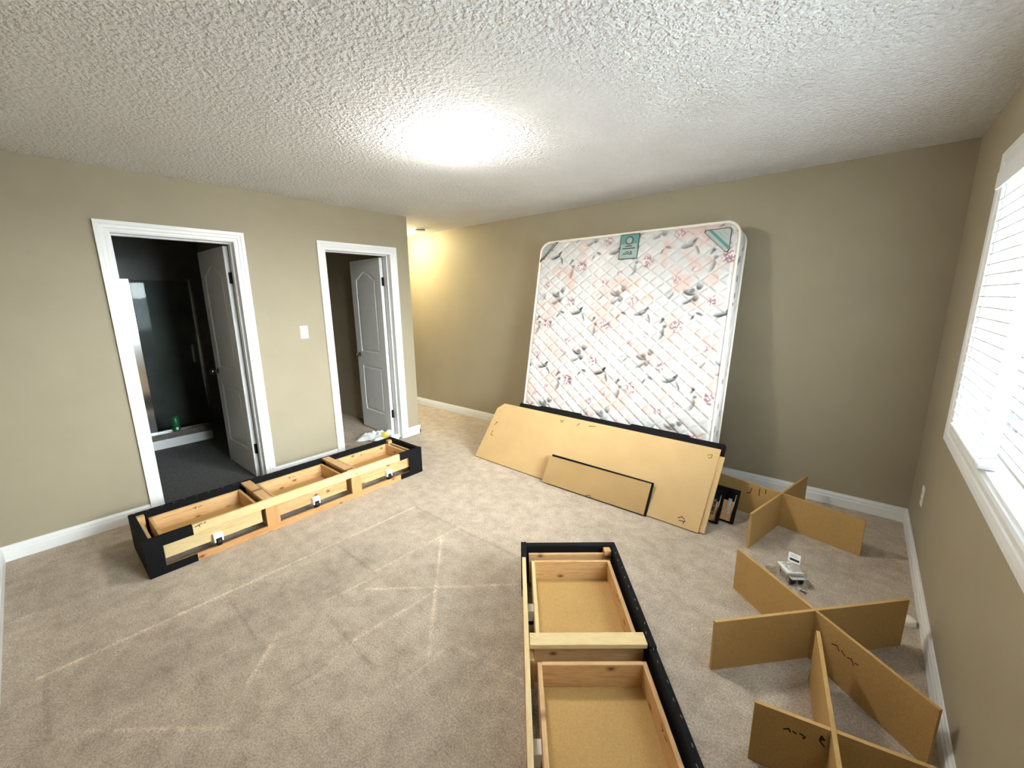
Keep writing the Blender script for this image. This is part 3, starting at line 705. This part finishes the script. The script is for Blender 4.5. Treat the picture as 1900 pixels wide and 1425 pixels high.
def rtri(cx, cz, sx, k): return [(cx + sx * (MW / 2 - .0) * 0 + p[0], cz + p[1]) for p in k]
tri = [(1.560, 2.048), (1.735, 2.052), (1.748, 2.040), (1.750, 1.885), (1.738, 1.868), (1.722, 1.872), (1.556, 2.030)]
cr = patch('corner_label', tri, yl, .003, 'label_dark', ma)
ctr_ = (sum(p_[0] for p_ in tri) / 7, sum(p_[1] for p_ in tri) / 7)
patch('label_field', [(ctr_[0] + (a - ctr_[0]) * .93, ctr_[1] + (b_ - ctr_[1]) * .93) for a, b_ in tri], yl - .003, .001, 'label_white', cr)
patch('stripe', [(1.585, 2.043), (1.612, 2.043), (1.743, 1.915), (1.743, 1.885)], yl - .004, .0006, 'label_teal', cr)
ribbon('print_lines', [[(1.600, 2.003), (1.70, 1.905)], [(1.660, 2.025), (1.725, 1.962)], [(1.69, 2.03), (1.73, 1.99)]], .004, yl - .0046, 'label_grey', cr)
cl2 = patch('corner_label', [(.006, 1.905), (.006, 1.93), (.028, 1.955), (.14, 2.06), (.165, 2.088), (.205, 2.088)], yl + .004, .004, 'label_dark', ma)
patch('stripe', [(.02, 1.93), (.03, 1.95), (.145, 2.055), (.165, 2.08), (.188, 2.08)], yl, .001, 'label_grey', cl2)
patch('corner_label', [(.028, 1.968), (.03, 2.03), (.075, 2.072), (.140, 2.074)], yl + .004, .003, 'label_white', ma)

# ------------------------------------------------------------------ boards and black panels leaning in front of the mattress
TL = R(38.4); ZR = math.atan2(-.055, 2.17)
ca, sa = math.cos(TL), math.sin(TL)
def lean(perp, along_x, base=(-2.84, 2.752), lift=0):
    # a point on the floor 'perp' behind the front board's face, measured square to the board
    bx_, by_ = base
    dy = perp / ca
    x = bx_ + along_x * math.cos(ZR) - dy * 0; y = by_ + along_x * math.sin(ZR) + dy
    return (x, y, lift)
rot_l = (-TL, 0, ZR)
def leaning(name, pts, perp, th, mat, along=0, edge_mat=None):
    bm = bmesh.new(); fs = add_prism(bm, pts, 0, th)
    for f in fs[2:]: f.material_index = 1 if edge_mat else 0
    x, y, z = lean(perp, along)
    return from_bm(name, bm, (mat, edge_mat) if edge_mat else mat, None, (x, y, th * sa + .001), rot_l)
b1 = leaning('fibreboard', [(0, 0), (2.165, 0), (2.165, .612), (.07, .612), (.0, .545)], 0, .0125, 'mdf_pale', 0)
tag(b1, 'long pale fibreboard panel with a clipped corner leaning in front of the mattress', 'board')
ribbon('marker_note', [[(.075, .30), (.075, .255), (.105, .25)], [(.06, .36), (.085, .40), (.07, .395)]], .006, -.0002, 'marker_ink', b1)
ribbon('marker_note', [[(2.02, .055), (2.04, .07), (2.06, .06)], [(2.03, .04), (2.07, .045)], [(2.06, .03), (2.065, .05)]], .006, -.0002, 'marker_ink', b1)
ribbon('scuff', [[(.80, .565), (.82, .55), (.83, .575)], [(.985, .55), (1.0, .575)], [(1.10, .57), (1.16, .58)]], .006, -.0002, 'marker_ink', b1)
ribbon('marker_note', [[(2.09, .55), (2.12, .56), (2.12, .535), (2.10, .53)]], .004, -.0002, 'marker_ink', b1)
b2 = leaning('fibreboard', [(0, 0), (2.122, 0), (2.122, .555), (0, .555)], .0135, .0125, 'mdf_pale', .078)
tag(b2, 'second fibreboard panel stacked directly behind the clipped-corner panel', 'board')
# upholstered headboard with two raised pads
hb_loc = lean(.037, .24)
hb = empty('headboard_panel', (hb_loc[0], hb_loc[1], .03 * sa + .002), rot_l); tag(hb, 'black upholstered headboard panel with two raised pads behind the fibreboards', 'headboard')
prism('panel', [(0, 0), (1.945, 0), (1.945, .617), (1.935, .629), (.0, .629)], 0, .026, 'black_fabric', hb, bev=.003)
for a, b_ in ((.23, .735), (1.19, 1.70)):
    prism('raised_pad', [(a, .03), (b_, .03), (b_, .626), (b_ - .03, .652), (a + .012, .652), (a, .642)], .027, .031, 'black_fabric', hb, bev=.004)
# two rails whose ends stick out past the boards
TL2 = R(31.5)
for x1, y1, lab in ((-.605, 2.888, 'black rail end with brown wood back tucked directly behind the stacked fibreboards'), (-.523, 2.955, 'black rail end with metal bracket sticking out furthest past the fibreboards')):
    rl = empty('bed_rail', (x1, y1, .022 * math.sin(TL2) + .002), (-TL2, 0, R(-3))); tag(rl, lab, 'bed rail', 'black bed rail ends behind the boards')
    box('wood_back', -.52, -.020, 0, .014, .010, .150, 'orange_pine', rl)
    box('upholstery', -.55, 0, .014, .026, 0, .238, 'black_fabric', rl, .003)
    box('fabric_fold', -.55, 0, -.002, .014, .150, .238, 'black_fabric', rl, .003)
    box('fabric_fold', -.020, 0, -.002, .014, 0, .150, 'black_fabric', rl, .003)
    br = box('bracket', -.058, -.036, -.004, 0, .055, .165, 'steel', rl, .001)
    for z in (.07, .11, .15): lathe('bolt', [(.004, 0), (.004, .003)], 'chrome', br, 10, (-.047, -.004, z), (R(90), 0, 0))
    tube('edge_trim', [(-.024, -.004, .02), (-.018, -.004, .12), (-.016, -.004, .20)], .0025, 'steel', rl, 6)
# small drawer front leaning on the big board
ts = R(31)
sf = empty('drawer_front_panel', (-1.955, 2.682, .024 * math.sin(ts) + .001), (-ts, 0, R(0.3))); tag(sf, 'short worn fibreboard panel with black fabric backing leaning on the long board', 'panel')
bm = bmesh.new(); fs = add_prism(bm, [(0, 0), (.905, 0), (.905, .232), (0, .232)], 0, .011)
for f in fs[2:]: f.material_index = 1
from_bm('board', bm, ('mdf_worn', 'mdf_worn'), sf)
prism('fabric_back', [(.006, .002), (.920, -.004), (.920, .244), (.014, .252)], .0115, .026, 'black_fabric', sf, bev=.003)
ribbon('chip', [[(.43, .004), (.46, .014), (.475, .004)]], .006, -.0002, 'marker_ink', sf)

# ------------------------------------------------------------------ small things on the carpet
hbg = empty('hardware_bag', (-.135, 2.545, 0), (0, 0, R(35))); tag(hbg, 'clear plastic bag of white and black casters with a paper tag on the carpet', 'hardware bag')
for k, (z, dx, dy) in enumerate(((.056, .004, .012), (.070, -.006, .004), (.042, .010, -.006))):
    box('caster_plate', -.044 + dx, .044 + dx, -.052 + dy, .052 + dy, z, z + .010, 'white_plastic', hbg, .003, (0, 0, 0), (0, 0, R(4 * k - 4)))
for dx, dy in ((-.022, -.03), (.024, -.028), (-.02, .03)):
    lathe('caster_wheel', [(.008, -.013), (.022, -.013), (.024, -.009), (.024, .009), (.022, .013), (.008, .013)], 'black_rubber', hbg, 18, (dx, dy, .026), (0, R(90), 0))
bm = bmesh.new(); n = 14
for i in range(n + 1):
    for j in range(n + 1):
        x = -.085 + .17 * i / n; y = -.085 + .20 * j / n; e = max(0, 1 - max(abs(x) / .055, abs(y) / .065) ** 6) if max(abs(x) / .055, abs(y) / .065) < 1 else 0
        bm.verts.new((x + rng.uniform(-.004, .004), y + rng.uniform(-.004, .004), .004 + .078 * e ** .5 + rng.uniform(0, .006)))
bm.verts.ensure_lookup_table()
for i in range(n):
    for j in range(n): bm.faces.new([bm.verts[k] for k in (i * (n + 1) + j, (i + 1) * (n + 1) + j, (i + 1) * (n + 1) + j + 1, i * (n + 1) + j + 1)])
from_bm('plastic_film', bm, 'clear_film', hbg)
tg = box('paper_tag', -.030, .030, -.001, .001, 0, .058, 'paper', hbg, 0, (.040, .06, .070), (R(-58), R(12), R(-25)))
ribbon('print_block', [[(-.016, .016), (.020, .016)]], .013, -.0012, 'black_ink', tg)
ribbon('print_lines', [[(-.018, .045), (.01, .045)], [(-.018, .036), (.016, .036)]], .002, -.0012, 'label_grey', tg)
dc = empty('plastic_disc', (.338, 2.535, 0)); tag(dc, 'small round off-white plastic disc near the baseboard under the window', 'disc')
lathe('cap_body', [(.030, 0), (.032, .004), (.032, .022), (.028, .028), (.010, .029)], 'ivory_plastic', dc, 24); lathe('rim', [(.034, .0), (.034, .005), (.031, .006)], 'ivory_plastic', dc, 24)
tag(tube('wire_scrap', [(-.085, 2.475, .004), (-.07, 2.468, .006), (-.055, 2.466, .004)], .003, 'black_rubber', None, 6), 'tiny dark scrap lying on the carpet beside the hardware bag', 'scrap')

# crumpled plastic bag in the second doorway
pb = empty('plastic_bag', (-4.10, 2.46, 0), (0, 0, R(38))); tag(pb, 'crumpled white plastic bag on the carpet in the second doorway', 'bag')
nr = np.random.RandomState(5); n1, n2 = 46, 30
fx = np.linspace(-1, 1, n1); fy = np.linspace(-1, 1, n2); FX, FY = np.meshgrid(fx, fy)
rad = np.clip(1 - (FX ** 4 * .9 + FY ** 4 * .9), 0, 1)
cr_ = np.abs(smooth_noise(FX.shape, 6) - .5) * 2; cr2 = np.abs(smooth_noise(FX.shape, 12) - .5)
Z = .004 + rad ** .6 * (.020 + .055 * cr_ + .03 * cr2)
Px = FX * .24 + .02 * (smooth_noise(FX.shape, 5) - .5); Py = FY * .14 * (1 + .25 * np.sin(FX * 3)) + .02 * (smooth_noise(FX.shape, 6) - .5)
me = grid_mesh('bag_sheet', np.stack([Px, Py, Z], -1))
for p_ in me.polygons: p_.use_smooth = False
link('bag_sheet', me, pb, mats=('plastic_bag',))
Zp = Z[8:15, 26:36] + .002; me = grid_mesh('printed_patch', np.stack([Px[8:15, 26:36], Py[8:15, 26:36], Zp], -1)); link('printed_patch', me, pb, mats=('bag_print',))
